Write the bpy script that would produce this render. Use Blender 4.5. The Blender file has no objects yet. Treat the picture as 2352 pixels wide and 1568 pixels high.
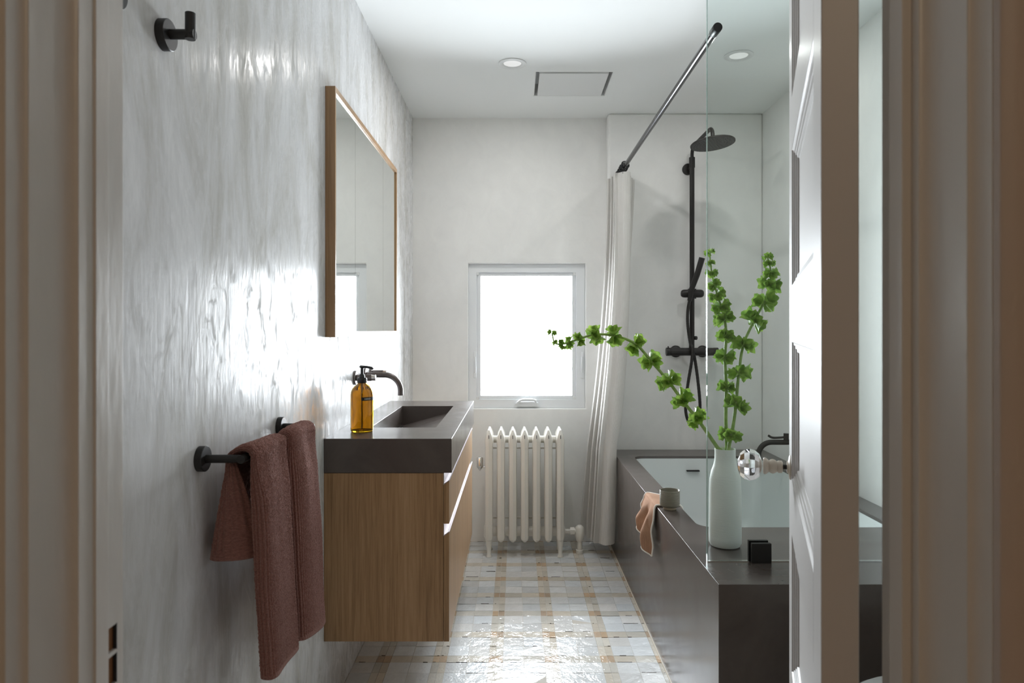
import bpy, bmesh, math, random
from mathutils import Vector, Matrix, Euler, noise
random.seed(7)
PI = math.pi
C = bpy.context.scene.collection
FPX, VX, VY, CH = 1590.0, 1184.0, 757.0, 1.2     # focal length in pixels, vanishing point, eye height

def at(px, py, Y):
    "the point at depth Y that the photo shows at pixel px, py"
    return Vector(((px - VX) * Y / FPX, Y, CH - (py - VY) * Y / FPX))

# ------------------------------------------------------------------ materials
def new_mat(name):
    m = bpy.data.materials.new(name); m.use_nodes = True
    nt = m.node_tree
    return m, nt, nt.nodes['Principled BSDF']

def N(nt, kind, **kw):
    n = nt.nodes.new(kind)
    for k, v in kw.items():
        if k in n.inputs: n.inputs[k].default_value = v
        else: setattr(n, k, v)
    return n

def lk(nt, a, b): nt.links.new(a, b)

def simple(name, col, rough=.5, metal=0, **kw):
    m, nt, b = new_mat(name)
    b.inputs['Base Color'].default_value = (*col, 1)
    b.inputs['Roughness'].default_value = rough
    b.inputs['Metallic'].default_value = metal
    for k, v in kw.items(): b.inputs[k].default_value = v
    return m

def coords(nt, scale, kind='Object'):
    tc = N(nt, 'ShaderNodeTexCoord'); mp = N(nt, 'ShaderNodeMapping')
    mp.inputs['Scale'].default_value = scale
    lk(nt, tc.outputs[kind], mp.inputs['Vector'])
    return mp.outputs['Vector']

def ramp(nt, fac, stops):
    r = N(nt, 'ShaderNodeValToRGB'); e = r.color_ramp.elements
    while len(e) < len(stops): e.new(.5)
    for i, (p, c) in enumerate(stops):
        e[i].position = p; e[i].color = (*c, 1) if len(c) == 3 else c
    lk(nt, fac, r.inputs['Fac'])
    return r.outputs['Color']

def g(v): return (v, v, v)

def bump(nt, b, height, strength, dist=.01, normal=None):
    bp = N(nt, 'ShaderNodeBump', Strength=strength, Distance=dist)
    lk(nt, height, bp.inputs['Height'])
    if normal is not None: lk(nt, normal, bp.inputs['Normal'])
    lk(nt, bp.outputs['Normal'], b.inputs['Normal'])
    return bp.outputs['Normal']

def plaster(name, c0, c1, r0, r1, streak, bstr=.25, sc=1.0, spec=.5, polish=False):
    m, nt, b = new_mat(name)
    b.inputs['Specular IOR Level'].default_value = spec
    v = coords(nt, streak)
    n1 = N(nt, 'ShaderNodeTexNoise', Scale=1.6 * sc, Detail=6.0, Roughness=.62, Distortion=.6); lk(nt, v, n1.inputs['Vector'])
    n2 = N(nt, 'ShaderNodeTexNoise', Scale=9.0 * sc, Detail=8.0, Roughness=.65, Distortion=.8); lk(nt, v, n2.inputs['Vector'])
    n3 = N(nt, 'ShaderNodeTexNoise', Scale=34.0 * sc, Detail=4.0, Roughness=.6); lk(nt, v, n3.inputs['Vector'])
    mx = N(nt, 'ShaderNodeMix', Factor=.45); mx.data_type = 'FLOAT'
    lk(nt, n1.outputs['Fac'], mx.inputs[2]); lk(nt, n2.outputs['Fac'], mx.inputs[3])
    lk(nt, ramp(nt, mx.outputs[0], [(.36, c0), (.62, c1)]), b.inputs['Base Color'])
    if polish:
        v2 = coords(nt, (1, 2.2, .8))
        n4 = N(nt, 'ShaderNodeTexNoise', Scale=11.0, Detail=7.0, Roughness=.7, Distortion=1.2); lk(nt, v2, n4.inputs['Vector'])
        lk(nt, ramp(nt, n4.outputs['Fac'], [(.40, g(r0)), (.56, g(r1)), (.66, g(.62))]), b.inputs['Roughness'])
        lk(nt, ramp(nt, n4.outputs['Fac'], [(.40, g(spec)), (.60, g(spec * .25))]), b.inputs['Specular IOR Level'])
        v6 = coords(nt, (1, 1.5, .42))
        n6 = N(nt, 'ShaderNodeTexNoise', Scale=4.2, Detail=9.0, Roughness=.68, Distortion=1.0); lk(nt, v6, n6.inputs['Vector'])
        lk(nt, ramp(nt, n6.outputs['Fac'], [(.36, (.51, .50, .475)), (.46, (.60, .595, .585)), (.54, (.66, .66, .665)), (.66, (.74, .74, .745))]), b.inputs['Base Color'])
    else: lk(nt, ramp(nt, n2.outputs['Fac'], [(.35, g(r0)), (.65, g(r1))]), b.inputs['Roughness'])
    if polish:
        v3 = coords(nt, (1, 1, .16))
        n5 = N(nt, 'ShaderNodeTexNoise', Scale=70.0, Detail=6.0, Roughness=.6, Distortion=.5); lk(nt, v3, n5.inputs['Vector'])
        nn = bump(nt, b, n1.outputs['Fac'], .10, .03)
        bump(nt, b, n5.outputs['Fac'], .10, .004, nn)
        return m
    h = N(nt, 'ShaderNodeMix', Factor=.3); h.data_type = 'FLOAT'
    lk(nt, n2.outputs['Fac'], h.inputs[2]); lk(nt, n3.outputs['Fac'], h.inputs[3])
    bump(nt, b, h.outputs[0], bstr, .012)
    return m

M = {}
M['plaster_left'] = plaster('polished_plaster_streaked', (.56, .56, .565), (.70, .70, .695), .16, .34, (1, 1.3, .72), .16, spec=.06, polish=True)
M['plaster'] = plaster('polished_plaster', (.77, .77, .76), (.84, .84, .825), .45, .65, (1, 1, .8), .08, spec=.3)
M['ceiling'] = simple('ceiling_paint', (.86, .875, .87), .85, 0, **{'Specular IOR Level': .1})
M['paint'] = simple('old_gloss_paint', (.60, .58, .545), .35)
def old_paint():
    m, nt, b = new_mat('thick_gloss_paint')
    v = coords(nt, (1, 1, .35))
    n = N(nt, 'ShaderNodeTexNoise', Scale=60.0, Detail=3.0); lk(nt, v, n.inputs['Vector'])
    b.inputs['Base Color'].default_value = (.58, .55, .51, 1)
    b.inputs['Roughness'].default_value = .34
    bump(nt, b, n.outputs['Fac'], .12, .004)
    return m
M['trim'] = old_paint()
M['door'] = simple('door_gloss_paint', (.55, .535, .525), .4)
M['hall'] = simple('hall_wall_paint', (.52, .42, .33), .7)
M['casing'] = simple('casing_paint', (.47, .405, .36), .5)
M['hall_floor'] = simple('hall_floor_wood', (.20, .12, .07), .5)

def stone():
    m, nt, b = new_mat('taupe_stone')
    v = coords(nt, (1, 1, 1))
    n = N(nt, 'ShaderNodeTexNoise', Scale=7.0, Detail=7.0, Roughness=.65, Distortion=.5); lk(nt, v, n.inputs['Vector'])
    lk(nt, ramp(nt, n.outputs['Fac'], [(.3, (.074, .060, .054)), (.7, (.096, .079, .071))]), b.inputs['Base Color'])
    lk(nt, ramp(nt, n.outputs['Fac'], [(.3, g(.19)), (.7, g(.27))]), b.inputs['Roughness'])
    return m
M['stone'] = stone()

def oak():
    m, nt, b = new_mat('oak_veneer')
    v = coords(nt, (1, 1, .030))
    n = N(nt, 'ShaderNodeTexNoise', Scale=150.0, Detail=6.0, Roughness=.7, Distortion=.3); lk(nt, v, n.inputs['Vector'])
    n2 = N(nt, 'ShaderNodeTexNoise', Scale=14.0, Detail=3.0); lk(nt, v, n2.inputs['Vector'])
    mx = N(nt, 'ShaderNodeMix', Factor=.35); mx.data_type = 'FLOAT'
    lk(nt, n.outputs['Fac'], mx.inputs[2]); lk(nt, n2.outputs['Fac'], mx.inputs[3])
    lk(nt, ramp(nt, mx.outputs[0], [(.32, (.215, .118, .052)), (.5, (.355, .212, .106)), (.68, (.45, .288, .160))]), b.inputs['Base Color'])
    b.inputs['Roughness'].default_value = .34
    bump(nt, b, n.outputs['Fac'], .08, .003)
    return m
M['oak'] = oak()

def tile_mat():
    m, nt, b = new_mat('zellige_tiles')
    a = N(nt, 'ShaderNodeAttribute'); a.attribute_name = 'tint'
    v = coords(nt, (1, 1, 1))
    n = N(nt, 'ShaderNodeTexNoise', Scale=26.0, Detail=3.0, Roughness=.55); lk(nt, v, n.inputs['Vector'])
    n2 = N(nt, 'ShaderNodeTexNoise', Scale=110.0, Detail=2.0); lk(nt, v, n2.inputs['Vector'])
    mul = N(nt, 'ShaderNodeMix', Factor=.35); mul.data_type = 'RGBA'; mul.blend_type = 'MULTIPLY'
    lk(nt, a.outputs['Color'], mul.inputs[6]); lk(nt, ramp(nt, n.outputs['Fac'], [(.3, g(.75)), (.7, g(1.0))]), mul.inputs[7])
    lk(nt, mul.outputs[2], b.inputs['Base Color'])
    b.inputs['Roughness'].default_value = .15; b.inputs['Specular IOR Level'].default_value = .38
    h = N(nt, 'ShaderNodeMix', Factor=.15); h.data_type = 'FLOAT'
    lk(nt, n.outputs['Fac'], h.inputs[2]); lk(nt, n2.outputs['Fac'], h.inputs[3])
    bump(nt, b, h.outputs[0], .55, .008)
    return m
M['tile'] = tile_mat()
M['grout'] = simple('grout', (.50, .47, .42), .8)

def terry():
    m, nt, b = new_mat('terry_cloth')
    uv = N(nt, 'ShaderNodeUVMap'); uv.uv_map = 'UVMap'
    n = N(nt, 'ShaderNodeTexNoise', Scale=330.0, Detail=3.0, Roughness=.7); lk(nt, uv.outputs[0], n.inputs['Vector'])
    lk(nt, ramp(nt, n.outputs['Fac'], [(.3, (.155, .064, .050)), (.7, (.31, .140, .113))]), b.inputs['Base Color'])
    w = N(nt, 'ShaderNodeTexWave', Scale=46.2, Distortion=.4, Detail=1.0); w.bands_direction = 'X'
    lk(nt, uv.outputs[0], w.inputs['Vector'])
    n1 = bump(nt, b, w.outputs['Fac'], .25, .003)
    bump(nt, b, n.outputs['Fac'], .9, .004, n1)
    b.inputs['Roughness'].default_value = .95
    b.inputs['Sheen Weight'].default_value = .5
    b.inputs['Sheen Tint'].default_value = (.8, .55, .5, 1)
    return m
M['terry'] = terry()

def cloth(name, c0, c1, scale, transl, bstr=.3, rot=0):
    m, nt, b = new_mat(name)
    uv = N(nt, 'ShaderNodeUVMap'); uv.uv_map = 'UVMap'
    w = N(nt, 'ShaderNodeTexWave', Scale=scale, Distortion=.4, Detail=2.0); w.bands_direction = 'X'
    lk(nt, uv.outputs[0], w.inputs['Vector'])
    n = N(nt, 'ShaderNodeTexNoise', Scale=220.0, Detail=3.0); lk(nt, uv.outputs[0], n.inputs['Vector'])
    col = ramp(nt, w.outputs['Fac'], [(.15, c0), (.75, c1)])
    lk(nt, col, b.inputs['Base Color'])
    b.inputs['Roughness'].default_value = .9
    n1 = bump(nt, b, w.outputs['Fac'], bstr, .003)
    tr = N(nt, 'ShaderNodeBsdfTranslucent'); lk(nt, col, tr.inputs['Color'])
    ms = N(nt, 'ShaderNodeMixShader', Fac=transl)
    out = nt.nodes['Material Output']
    lk(nt, b.outputs[0], ms.inputs[1]); lk(nt, tr.outputs[0], ms.inputs[2]); lk(nt, ms.outputs[0], out.inputs['Surface'])
    return m
M['curtain'] = cloth('ribbed_curtain_fabric', (.74, .72, .69), (.84, .83, .81), 70.0, .25, .5)
M['washcloth'] = cloth('peach_waffle_cloth', (.34, .175, .10), (.50, .295, .19), 150.0, .1, .5)
M['washcloth_hem'] = simple('cream_hem', (.78, .74, .68), .9)

def leafy(name, c0, c1, tr_):
    m, nt, b = new_mat(name)
    v = coords(nt, (1, 1, 1))
    n = N(nt, 'ShaderNodeTexNoise', Scale=55.0, Detail=4.0); lk(nt, v, n.inputs['Vector'])
    col = ramp(nt, n.outputs['Fac'], [(.35, c0), (.65, c1)])
    lk(nt, col, b.inputs['Base Color']); b.inputs['Roughness'].default_value = .45
    tr = N(nt, 'ShaderNodeBsdfTranslucent'); lk(nt, col, tr.inputs['Color'])
    ms = N(nt, 'ShaderNodeMixShader', Fac=tr_)
    lk(nt, b.outputs[0], ms.inputs[1]); lk(nt, tr.outputs[0], ms.inputs[2])
    lk(nt, ms.outputs[0], nt.nodes['Material Output'].inputs['Surface'])
    return m
M['calyx'] = leafy('green_calyx', (.15, .29, .045), (.34, .50, .10), .38)
M['stem'] = leafy('green_stem', (.27, .42, .11), (.42, .56, .20), .2)

def glaze():
    m, nt, b = new_mat('celadon_glaze')
    v = coords(nt, (1, 1, 6))
    n = N(nt, 'ShaderNodeTexNoise', Scale=40.0, Detail=3.0); lk(nt, v, n.inputs['Vector'])
    b.inputs['Base Color'].default_value = (.76, .775, .745, 1); b.inputs['Roughness'].default_value = .5
    bump(nt, b, n.outputs['Fac'], .12, .004)
    return m
M['celadon'] = glaze()

def cupmat():
    m, nt, b = new_mat('speckled_stoneware')
    v = coords(nt, (1, 1, 1))
    w = N(nt, 'ShaderNodeTexWave', Scale=75.0, Distortion=1.6, Detail=3.0); w.bands_direction = 'Z'
    lk(nt, v, w.inputs['Vector'])
    lk(nt, ramp(nt, w.outputs['Fac'], [(.2, (.15, .135, .10)), (.8, (.27, .245, .185))]), b.inputs['Base Color'])
    b.inputs['Roughness'].default_value = .35
    bump(nt, b, w.outputs['Fac'], .5, .003)
    return m
M['cup'] = cupmat()
M['cup_foot'] = simple('bare_clay', (.50, .42, .30), .8)

M['black'] = simple('matte_black_metal', (.022, .020, .019), .42, .3)
M['blacker'] = simple('black_clamp', (.008, .008, .009), .4)
M['gunmetal'] = simple('gunmetal', (.16, .14, .135), .28, .85)
M['chrome'] = simple('polished_metal', (.75, .74, .73), .15, 1)
M['rod'] = simple('black_nickel_rod', (.05, .05, .055), .2, .8)
M['channel'] = simple('brushed_aluminium', (.62, .58, .59), .3, .9)
M['radiator'] = simple('radiator_enamel', (.76, .74, .69), .38)
M['tub'] = simple('white_bath_acrylic', (.62, .65, .645), .22)
M['window_frame'] = simple('white_window_vinyl', (.78, .80, .82), .4)
M['cream'] = simple('cream_painted_metal', (.62, .56, .47), .4)
M['wood_hole'] = simple('bare_brown_wood', (.24, .10, .03), .7)
M['dark_iron'] = simple('dark_iron', (.012, .011, .010), .6)
M['white_metal'] = simple('white_fitting', (.76, .77, .77), .4)
M['mirror'] = simple('mirror_silver', (.86, .89, .87), .015, 1)
M['rubber'] = simple('black_pump_plastic', (.012, .012, .014), .35)
M['ink'] = simple('black_tape', (.01, .01, .01), .5)
M['white_ink'] = simple('white_lettering', (.7, .7, .7), .6)
M['porcelain'] = simple('toilet_porcelain', (.78, .80, .80), .12)
M['soap'] = simple('amber_liquid', (.60, .25, .02), .05, 0, **{'Transmission Weight': 1.0, 'IOR': 1.36})
M['amber'] = simple('amber_glass', (.46, .275, .008), .02, 0, **{'Transmission Weight': 1.0, 'IOR': 1.48})
M['crystal'] = simple('cut_crystal', (.98, .98, 1.0), 0, 0, **{'Transmission Weight': 1.0, 'IOR': 1.52})
M['lamp_off'] = simple('lamp_lens', (.8, .8, .82), .5, 0, **{'Emission Color': (1, .98, .95, 1), 'Emission Strength': .25})

def sheet_glass(name, tint):
    m = bpy.data.materials.new(name); m.use_nodes = True; nt = m.node_tree
    nt.nodes.remove(nt.nodes['Principled BSDF'])
    t = N(nt, 'ShaderNodeBsdfTransparent'); t.inputs['Color'].default_value = (*tint, 1)
    gl = N(nt, 'ShaderNodeBsdfGlossy', Roughness=0.0)
    f = N(nt, 'ShaderNodeFresnel', IOR=1.35)
    ms = N(nt, 'ShaderNodeMixShader')
    lk(nt, f.outputs[0], ms.inputs[0]); lk(nt, t.outputs[0], ms.inputs[1]); lk(nt, gl.outputs[0], ms.inputs[2])
    lk(nt, ms.outputs[0], nt.nodes['Material Output'].inputs['Surface'])
    return m
M['screen_glass'] = sheet_glass('green_tinted_screen_glass', (.925, .96, .95))
M['pane'] = sheet_glass('window_pane', (.985, .99, .99))
M['glass_edge'] = simple('polished_glass_edge', (.30, .42, .39), .08, .4)

# ------------------------------------------------------------------ mesh builder
class B:
    def __init__(s): s.bm = bmesh.new()
    def box(s, x0, x1, y0, y1, z0, z1):
        v = [s.bm.verts.new((x, y, z)) for z in (z0, z1) for y in (y0, y1) for x in (x0, x1)]
        for f in ((0, 2, 3, 1), (4, 5, 7, 6), (0, 1, 5, 4), (2, 6, 7, 3), (1, 3, 7, 5), (0, 4, 6, 2)):
            s.bm.faces.new([v[i] for i in f])
        return s
    def loops(s, rings, close=True, cap0=False, cap1=False):
        vr = [[s.bm.verts.new(p) for p in r] for r in rings]
        n = len(vr[0])
        for a, b in zip(vr, vr[1:]):
            for i in range(n if close else n - 1):
                j = (i + 1) % n
                s.bm.faces.new((a[i], a[j], b[j], b[i]))
        if cap0: s.bm.faces.new(list(reversed(vr[0])))
        if cap1: s.bm.faces.new(vr[-1])
        return vr
    def tube(s, pts, r, seg=12, caps=True, flat=1.0):
        pts = [Vector(p) for p in pts]
        rs = r if isinstance(r, (list, tuple)) else [r] * len(pts)
        rings, up = [], None
        for i, p in enumerate(pts):
            t = (pts[min(i + 1, len(pts) - 1)] - pts[max(i - 1, 0)]).normalized()
            if up is None:
                up = Vector((0, 0, 1)) if abs(t.z) < .9 else Vector((0, 1, 0))
            n = (up - t * up.dot(t)).normalized(); up = n
            b = t.cross(n)
            rings.append([p + (n * math.cos(a) + b * math.sin(a) * flat) * rs[i] for a in [2 * PI * k / seg for k in range(seg)]])
        s.loops(rings, True, caps, caps)
        return s
    def lathe(s, prof, c=(0, 0, 0), axis=(0, 0, 1), seg=32, caps=True):
        c = Vector(c); q = Vector((0, 0, 1)).rotation_difference(Vector(axis).normalized())
        rings = [[c + q @ Vector((r * math.cos(a), r * math.sin(a), z)) for a in [2 * PI * k / seg for k in range(seg)]] for r, z in prof]
        s.loops(rings, True, caps, caps)
        return s
    def prism(s, poly, a, b, axis='z'):
        def P(u, v, w): return (u, v, w) if axis == 'z' else ((u, w, v) if axis == 'y' else (w, u, v))
        s.loops([[P(u, v, w) for u, v in poly] for w in (a, b)], True, True, True)
        return s
    def frame(s, o, i, a, b, axis='y'):
        "a plate from a to b along axis with a rectangular hole; o and i are (u0, u1, v0, v1)"
        def P(u, v, w): return (u, w, v) if axis == 'y' else ((u, v, w) if axis == 'z' else (w, u, v))
        def R(q): return [(q[0], q[2]), (q[1], q[2]), (q[1], q[3]), (q[0], q[3])]
        rings = [[P(u, v, a) for u, v in R(i)], [P(u, v, a) for u, v in R(o)], [P(u, v, b) for u, v in R(o)], [P(u, v, b) for u, v in R(i)]]
        vr = s.loops(rings)
        for k in range(4):
            j = (k + 1) % 4
            s.bm.faces.new((vr[3][k], vr[3][j], vr[0][j], vr[0][k]))
        return s
    def sheet(s, grid, uvs=None):
        vr = [[s.bm.verts.new(p) for p in row] for row in grid]
        lay = s.bm.loops.layers.uv.get('UVMap') or s.bm.loops.layers.uv.new('UVMap')
        for i in range(len(vr) - 1):
            for j in range(len(vr[0]) - 1):
                f = s.bm.faces.new((vr[i][j], vr[i][j + 1], vr[i + 1][j + 1], vr[i + 1][j]))
                if uvs:
                    for l, (a, b) in zip(f.loops, ((i, j), (i, j + 1), (i + 1, j + 1), (i + 1, j))): l[lay].uv = uvs[a][b]
        return s
    def out(s, name, mat, parent=None, at=None, bevel=0, smooth=None, label=None, normals=True, seg=2):
        if normals: bmesh.ops.recalc_face_normals(s.bm, faces=s.bm.faces)
        org = Vector(at) if at is not None else (Vector(parent['_o']) if parent is not None and '_o' in parent else Vector((0, 0, 0)))
        for v in s.bm.verts: v.co -= org
        me = bpy.data.meshes.new(name); s.bm.to_mesh(me); s.bm.free()
        if smooth is not None:
            me.polygons.foreach_set('use_smooth', [True] * len(me.polygons))
            if smooth < 180: me.set_sharp_from_angle(angle=math.radians(smooth))
        o = bpy.data.objects.new(name, me); C.objects.link(o)
        me.materials.append(M[mat] if isinstance(mat, str) else mat)
        if parent is not None:
            o.parent = parent; o['_o'] = tuple(org)
        else: o.location = org; o['_o'] = tuple(org)
        if bevel:
            md = o.modifiers.new('bevel', 'BEVEL'); md.width = bevel; md.segments = seg; md.limit_method = 'ANGLE'
            md.angle_limit = math.radians(40)
            if smooth is None:
                me.polygons.foreach_set('use_smooth', [True] * len(me.polygons)); md.harden_normals = True
        if label: o['label'] = label
        return o

def thing(name, label, cat, o=(0, 0, 0), rz=0, group=None):
    e = bpy.data.objects.new(name, None); C.objects.link(e)
    e.location = o; e.rotation_euler = (0, 0, rz); e.empty_display_size = .05
    e['label'] = label; e['category'] = cat
    e['_o'] = tuple(o) if rz == 0 else (0.0, 0.0, 0.0)
    if group: e['group'] = group
    return e

def tag(o, label, cat, group=None):
    o['label'] = label; o['category'] = cat
    if group: o['group'] = group
    return o

def struct(o, label=None, cat=None):
    o['kind'] = 'structure'
    if label: o['label'] = label
    if cat: o['category'] = cat
    return o

def dup(root, loc, label=None):
    r = root.copy(); C.objects.link(r); r.location = loc
    if label: r['label'] = label
    for ch in list(root.children):
        c = ch.copy(); C.objects.link(c); c.parent = r
        for gch in list(ch.children):
            d = gch.copy(); C.objects.link(d); d.parent = c
    return r

def smooth_path(pts, n=8):
    pts = [Vector(p) for p in pts]; out = []
    P = [pts[0] * 2 - pts[1]] + pts + [pts[-1] * 2 - pts[-2]]
    for i in range(1, len(P) - 2):
        for k in range(n):
            t = k / n
            out.append(.5 * ((2 * P[i]) + (P[i + 1] - P[i - 1]) * t + (2 * P[i - 1] - 5 * P[i] + 4 * P[i + 1] - P[i + 2]) * t * t
                             + (3 * P[i] - P[i - 1] - 3 * P[i + 1] + P[i + 2]) * t ** 3))
    out.append(pts[-1]); return out

# ------------------------------------------------------------------ room
XL, XR, YB, YE, YF, H = -.583, 1.372, 3.93, 3.84, .66, 2.40
WX = (-.269, .398, .753, 1.576)      # window opening x0 x1 z0 z1
struct(B().frame((XL - .1, XR + .1, -.1, H + .1), WX, YB, YB + .20, 'y').out('wall_back', 'plaster', bevel=.006, seg=3), 'pale plaster wall with the window', 'wall')
struct(B().box(XL - .1, XL, YF, YB, -.1, H + .1).out('wall_left', 'plaster_left'), 'streaky polished plaster wall on the left', 'wall')
struct(B().box(XR, XR + .1, YF, YB, -.1, H + .1).out('wall_right', 'plaster'), 'plaster wall on the right behind the glass screen', 'wall')
struct(B().box(.5145, XR, YE, YB, 0, H).out('wall_alcove', 'plaster', bevel=.014, seg=4), 'plaster end wall of the shower alcove', 'wall')
VT = (.092, .459, 3.224, 3.557)
struct(B().frame((XL - .1, XR + .1, YF - .13, YB + .1), VT, H, H + .1, 'z').out('ceiling', 'ceiling'), 'pale painted ceiling', 'ceiling')

# doorway wall and hall (behind and beside the camera)
fw = B(); Y0 = .53
fw.box(XL - 1.0, -.44, Y0, YF, 0, H); fw.box(.44, XR + .1, Y0, YF, 0, H); fw.box(-.44, .44, Y0, YF, 2.10, H)
struct(fw.out('wall_front', 'hall'), 'wall around the doorway', 'wall')
hw = B(); hw.box(-1.58, -1.48, -1.9, Y0, 0, H)
struct(hw.out('wall_hall_left', 'hall'))
struct(B().box(1.48, 1.58, -1.9, Y0, 0, H).out('wall_hall_right', 'hall'))
struct(B().box(-1.58, 1.58, -2.0, -1.9, 0, H).out('wall_hall_back', 'hall'))
struct(B().box(-1.58, 1.58, -2.0, Y0, H, H + .1).out('ceiling_hall', 'hall'))
struct(B().box(-1.58, 1.58, -2.0, YF - .06, -.1, 0).out('floor_hall', 'hall_floor'))

# floor tiles: each one slightly tilted, laid as a plaid
def floor_tiles():
    bm = bmesh.new(); lay = bm.loops.layers.float_color.new('tint')
    rnd = random.Random(3)
    P, hx, hy = .2036, .0255, .0250
    cols, x = [], .132 - P * 4 - hx
    while x < XR:
        cols += [(x, x + hx, 1), (x + hx, x + 2 * hx, 1), (x + 2 * hx, x + hx + P / 2, 0), (x + hx + P / 2, x + P, 0)]
        x += P
    rows, y = [], 2.931 - .2033 * 12 - hy
    while y < YB:
        rows += [(y, y + 2 * hy, 1), (y + 2 * hy, y + hy + .10165, 0), (y + hy + .10165, y + .2033, 0)]
        y += .2033
    def quad(x0, x1, y0, y1, z, col, dz):
        vs = [bm.verts.new((a, b, z + d)) for (a, b), d in zip(((x0, y0), (x1, y0), (x1, y1), (x0, y1)), dz)]
        vb = [bm.verts.new((a, b, -.006)) for a, b in ((x0, y0), (x1, y0), (x1, y1), (x0, y1))]
        fs = [bm.faces.new(vs)] + [bm.faces.new((vb[i], vb[(i + 1) % 4], vs[(i + 1) % 4], vs[i])) for i in range(4)]
        for f in fs:
            for l in f.loops: l[lay] = (*col, 1)
    for r0, r1, ry in rows:
        if r1 < .60 or r0 > YB: continue
        for c0, c1, cx in cols:
            if c1 < XL or c0 > .56: 
                if not (r0 < 1.85 and c0 < XR): continue
            if cx and ry: base = (.50, .375, .26)
            elif cx or ry: base = (.60, .565, .50)
            else: base = (.67, .685, .69)
            k = rnd.uniform(.86, 1.08); w = rnd.uniform(-.02, .02)
            col = (base[0] * k + w, base[1] * k, base[2] * k - w)
            gp = rnd.uniform(.0004, .0010)
            a, b = rnd.gauss(0, .010), rnd.gauss(0, .013)
            sx, sy = (c1 - c0) / 2, (r1 - r0) / 2
            dz = [-a * sx - b * sy, a * sx - b * sy, a * sx + b * sy, -a * sx + b * sy]
            mn = max(dz); dz = [d - mn for d in dz]
            x0, x1, y0, y1 = max(c0 + gp, XL), min(c1 - gp, XR), r0 + gp, min(r1 - gp, YB)
            if x1 <= x0 or y1 <= y0: continue
            quad(x0, x1, y0, y1, 0, col, dz)
            if rnd.random() < .22:                      # a chipped, unglazed edge
                t = rnd.uniform(.001, .0028); q0 = rnd.uniform(0, .6); q1 = rnd.uniform(q0 + .2, 1.0)
                quad(x0 + (x1 - x0) * q0, x0 + (x1 - x0) * q1, y0, y0 + t, .0004, (.07, .05, .035), (0, 0, 0, 0))
    me = bpy.data.meshes.new('floor'); bm.to_mesh(me); bm.free()
    o = bpy.data.objects.new('floor', me); C.objects.link(o); me.materials.append(M['tile'])
    return struct(o, 'plaid floor of small glazed white and tan tiles', 'floor')
fl = floor_tiles()
sub = B().box(XL - .1, XR + .1, YF - .06, YB + .1, -.1, -.0025).out('grout_bed', 'grout', parent=fl)

# door frame
def trim_poly(s, pts): return [(s * x, y) for x, y in pts]
def bead(x0, y0, x1, y1, n=5):
    return [(x0 + (x1 - x0) * math.sin(t), y0 - (y0 - y1) * (1 - math.cos(t))) for t in [PI / 2 * k / n for k in range(1, n + 1)]]
right = [(.46, .66), (.349, .66), (.349, .625), (.337, .625), (.337, .6034), (.3446, .6034), (.3446, .5917)] + bead(.3446, .5917, .3539, .5736) \
    + [(.3539, .5421)] + bead(.3539, .5421, .3607, .5233) + [(.46, .5233), (.46, .53)]
left = [(-.46, .66), (-.374, .66), (-.374, .625), (-.367, .625), (-.367, .6053), (-.3689, .6053), (-.3689, .5842)] \
    + bead(-.3689, .5842, -.3781, .5660) + [(-.3781, .5372)] + bead(-.3781, .5372, -.3831, .5290) + [(-.3831, .5197), (-.40, .5180), (-.41, .510), (-.455, .507), (-.46, .515), (-.46, .53)]
struct(B().prism(right, 0, 2.06).out('trim_2', 'trim', bevel=.0012), 'moulded door frame post on the right', 'door frame')
B().prism([(.3608, .5232), (.3615, .516), (.366, .513), (.372, .511), (.45, .508), (.46, .512), (.46, .5232)], 0, 2.12).out('casing', 'casing', parent=bpy.data.objects['trim_2'], bevel=.001)
tl = struct(B().prism(left, 0, 2.06).out('trim_1', 'trim', bevel=.0012), 'moulded door frame post on the left with two lock mortises', 'door frame')
struct(B().box(-.46, .46, .507, .66, 2.03, 2.12).out('trim_3', 'trim', bevel=.002))
# lock mortises cut into the rebate of the left post
def cut(o, lo, hi):
    c = B().box(lo[0], hi[0], lo[1], hi[1], lo[2], hi[2]).out('cutter', 'wood_hole')
    md = o.modifiers.new('cut', 'BOOLEAN'); md.object = c; md.operation = 'DIFFERENCE'; md.solver = 'EXACT'
    dg = bpy.context.evaluated_depsgraph_get()
    me = bpy.data.meshes.new_from_object(o.evaluated_get(dg)); old = o.data; o.modifiers.clear(); o.data = me
    bpy.data.objects.remove(c)
for z0, z1 in ((.9015, .925), (.8705, .8975)):
    cut(tl, (-.3775, .630, z0), (-.36, .649, z1))
    B().box(-.3785, -.3772, .630, .649, z0, z1).out('mortise', 'wood_hole', parent=tl)
    B().box(-.3774, -.3738, .6485, .6495, z0 - .0005, z1 + .0005).out('mortise_plate', 'dark_iron', parent=tl)

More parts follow.
